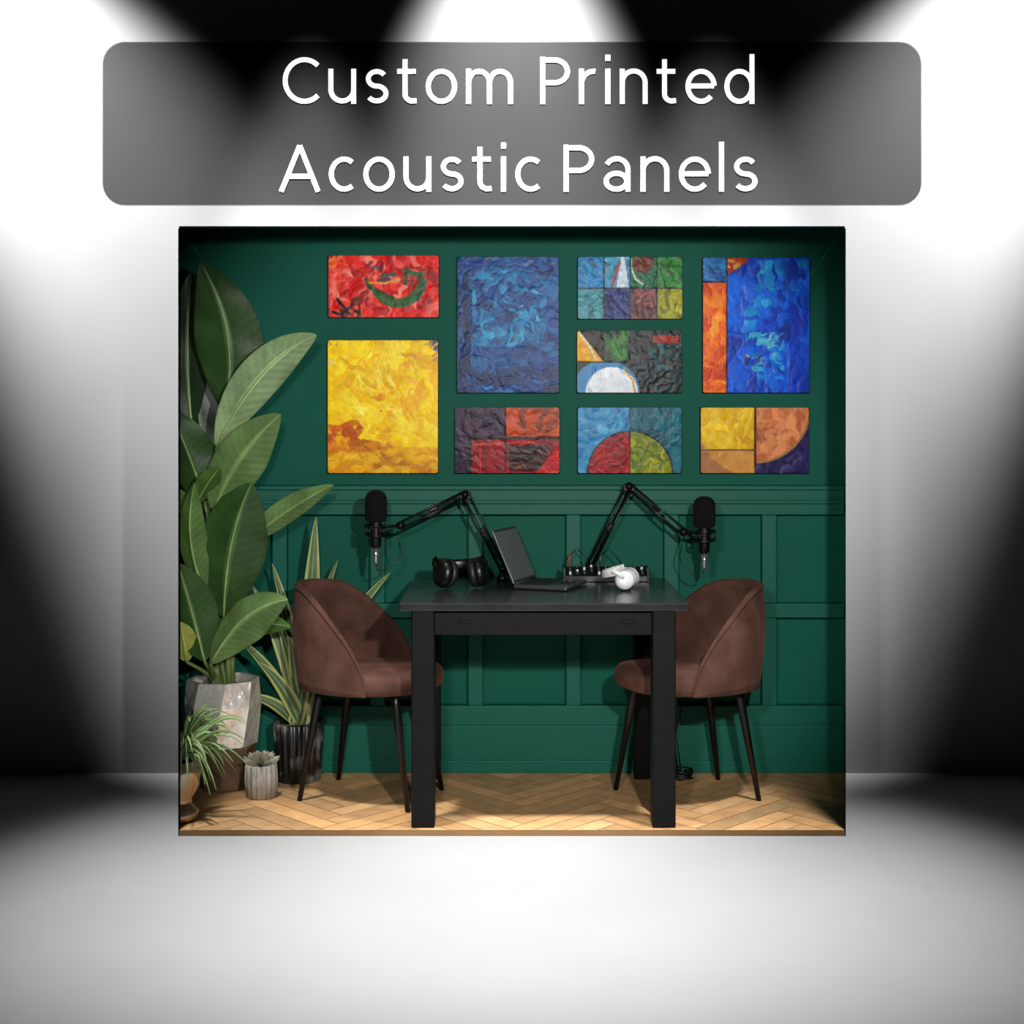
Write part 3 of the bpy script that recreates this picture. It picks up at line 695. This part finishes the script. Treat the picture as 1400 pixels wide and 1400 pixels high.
b.lathe([(.13, .17), (.142, .32), (.134, .41), (.118, .41), (.118, .37)], base, 1, 8, smooth=False, twist=.14)
b.lathe([(.112, .36), (.112, .375), (.0, .385)], base, 3, 20)
b.build('potted_banana_plant', [M_leaf, M_silver, M_bronze, M_soil], clips=CL)

b = MB(); dc = 5.43; c0 = Vector((X(408, dc), dc, 0)); PTOP = Z(985, dc)
M_marb = mat('black_marble', (22, 22, 24), rough=.3, rgb2=(120, 118, 116), nscale=11, contrast=(.5, .68))
b.lathe([(.074, 0), (.082, .006), (.088, PTOP*.5), (.094, PTOP-.006), (.090, PTOP), (.078, PTOP), (.076, PTOP-.03)], c0, 1, 120, ribs=18, ribamp=.10)
b.lathe([(.074, PTOP-.03), (.0, PTOP-.02)], c0, 2, 20)
tips = [(432, 706, 5.40, .075), (534, 782, 5.42, .055), (412, 800, 5.46, .06), (345, 800, 5.38, .05), (462, 765, 5.45, .05), (375, 838, 5.36, .05), (322, 870, 5.36, .045),
        (500, 830, 5.46, .05), (470, 850, 5.46, .045), (440, 800, 5.40, .055), (352, 905, 5.33, .05), (395, 870, 5.33, .05), (455, 905, 5.46, .045),
        (372, 770, 5.44, .05), (330, 950, 5.33, .04), (425, 905, 5.38, .05)]
for i, (tx, ty, td, w) in enumerate(tips):
    a = i*2.4; bp = c0+Vector((.03*math.cos(a), .025*math.sin(a), PTOP-.02)); tp = P(tx, ty, td)
    leaf(b, bp, tp, w*1.15, random.choice([(66, 88, 58), (80, 102, 70), (56, 78, 50)]), ((bp.x-tp.x)*.15, 0, .05), random.uniform(-.4, .4), 0, 24, 8, .35, .55, mid=(110, 130, 90), edge=(156, 160, 94), wave=.01, veins=True)
b.build('potted_agave_plant', [M_leaf2, M_marb, M_soil], clips=CL)

b = MB(); dc = 5.19; c0 = Vector((X(357, dc), dc, 0)); PT = Z(1044, dc)
M_stone = mat('grey_stone_pot', (120, 116, 110), rough=.6, rgb2=(176, 172, 166), nscale=14)
b.lathe([(.044, 0), (.052, .004), (.058, PT*.5), (.056, PT-.004), (.052, PT), (.046, PT), (.045, PT-.015)], c0, 1, 112, ribs=16, ribamp=.13)
b.lathe([(.044, PT-.012), (.0, PT-.006)], c0, 2, 20)
for r_, nn_, el, L_ in ((.0, 10, .35, .075), (0, 9, .7, .065), (0, 7, 1.05, .055), (0, 4, 1.35, .05)):
    for k in range(nn_):
        a = 2*math.pi*k/nn_+el*3; dr = Vector((math.cos(a)*math.cos(el), math.sin(a)*math.cos(el), math.sin(el)))
        p = c0+Vector((0, 0, PT-.004)); leaf(b, p, p+dr*L_, .022, (112, 124, 104), (0, 0, -.006), 0, 0, 10, 6, .3, .9, mid=(130, 140, 120), edge=(150, 130, 116), veins=False)
b.build('potted_succulent', [M_leaf2, M_stone, M_soil], clips=CL)

b = MB(); dc = 4.90; c0 = Vector((X(243, dc), dc, 0)); PT = Z(1038, dc)
M_cop = mat('polished_bronze', (176, 156, 134), rough=.22, metal=.7, noise=.15, nscale=6)
b.lathe([(.06, 0), (.066, .004), (.074, .03), (.052, .055), (.048, .075), (.07, .11), (.082, PT*.8), (.078, PT), (.068, PT), (.066, PT-.02)], c0, 1, 40)
b.lathe([(.066, PT-.018), (.0, PT-.01)], c0, 2, 20)
rr = random.Random(5)
for k in range(75):
    a = rr.uniform(-2.0, 1.6); L_ = rr.uniform(.10, .24); h = rr.uniform(-.10, .17)
    p = c0+Vector((rr.uniform(-.0, .03), rr.uniform(-.02, .02), PT)); tp = p+Vector((L_*math.cos(a), L_*.6*math.sin(a), h))
    leaf(b, p, tp, .011, rr.choice([(84, 116, 60), (110, 138, 80), (70, 98, 52)]), (0, 0, .13), rr.uniform(-.6, .6), 0, 18, 4, .3, .45, mid=(150, 164, 112), veins=False)
b.build('potted_spider_plant', [M_leaf2, M_cop, M_soil], clips=CL)

# ================================================================ lights
def spot(name, loc, tgt, power, size, blend, radius=.1, col=(1, 1, 1)):
    l = bpy.data.lights.new(name, 'SPOT'); l.energy = power; l.spot_size = math.radians(size); l.spot_blend = blend
    l.shadow_soft_size = radius; l.color = col
    o = bpy.data.objects.new(name, l); SC.collection.objects.link(o); o.location = loc
    o.rotation_euler = (Vector(tgt)-Vector(loc)).to_track_quat('-Z', 'Y').to_euler()
spot('wall_washer_spotlight', (-2.76, 4.8, 4.24), (-1.64, 5.6, 2.27), 2700, 35, 1.0, .06)
spot('wall_washer_spotlight', (2.76, 4.8, 4.24), (1.64, 5.6, 2.27), 2700, 35, 1.0, .06)
spot('wall_washer_spotlight', (0, 4.8, 4.35), (0, 5.6, 2.25), 1900, 36, 1.0, .06)
for sx in (-1, 1):
    spot('wall_gap_fill_light', (.80*sx, 4.8, 4.3), (.80*sx, 5.6, 4.3-.8/math.tan(math.radians(17))), 1350, 23, 1.0, .06)  # pair added to brighten the wall gap between the three beams
spot('floor_pool_spotlight', (-1.3, 3.95, 4.6), (-.45, 4.15, 0), 1600, 37, 1.0, .15)
spot('floor_pool_spotlight', (1.3, 3.95, 4.6), (.45, 4.15, 0), 1600, 37, 1.0, .15)
spot('room_key_spotlight', (.62, 1.3, 1.86), (0.04, 5.4, 1.05), 430, 43, .5, .05, (1, .98, .95))
spot('room_fill_spotlight', (-.35, 1.2, 1.82), (0, 5.4, 1.05), 230, 43, .5, .1, (1, .99, .97))

w = bpy.data.worlds.new('world'); SC.world = w; w.use_nodes = True
w.node_tree.nodes['Background'].inputs['Color'].default_value = (1, 1, 1, 1); w.node_tree.nodes['Background'].inputs['Strength'].default_value = .003

cam = bpy.data.cameras.new('camera'); co = bpy.data.objects.new('camera', cam); SC.collection.objects.link(co)
co.location = (0, 0, EYE); co.rotation_euler = (math.pi/2, 0, 0); cam.sensor_width = 36; cam.lens = 36*F/1400
cam.shift_y = -(700-HZ)/1400.0; cam.clip_start = .05
SC.camera = co
SC.view_settings.view_transform = 'Standard'; SC.view_settings.look = 'None'
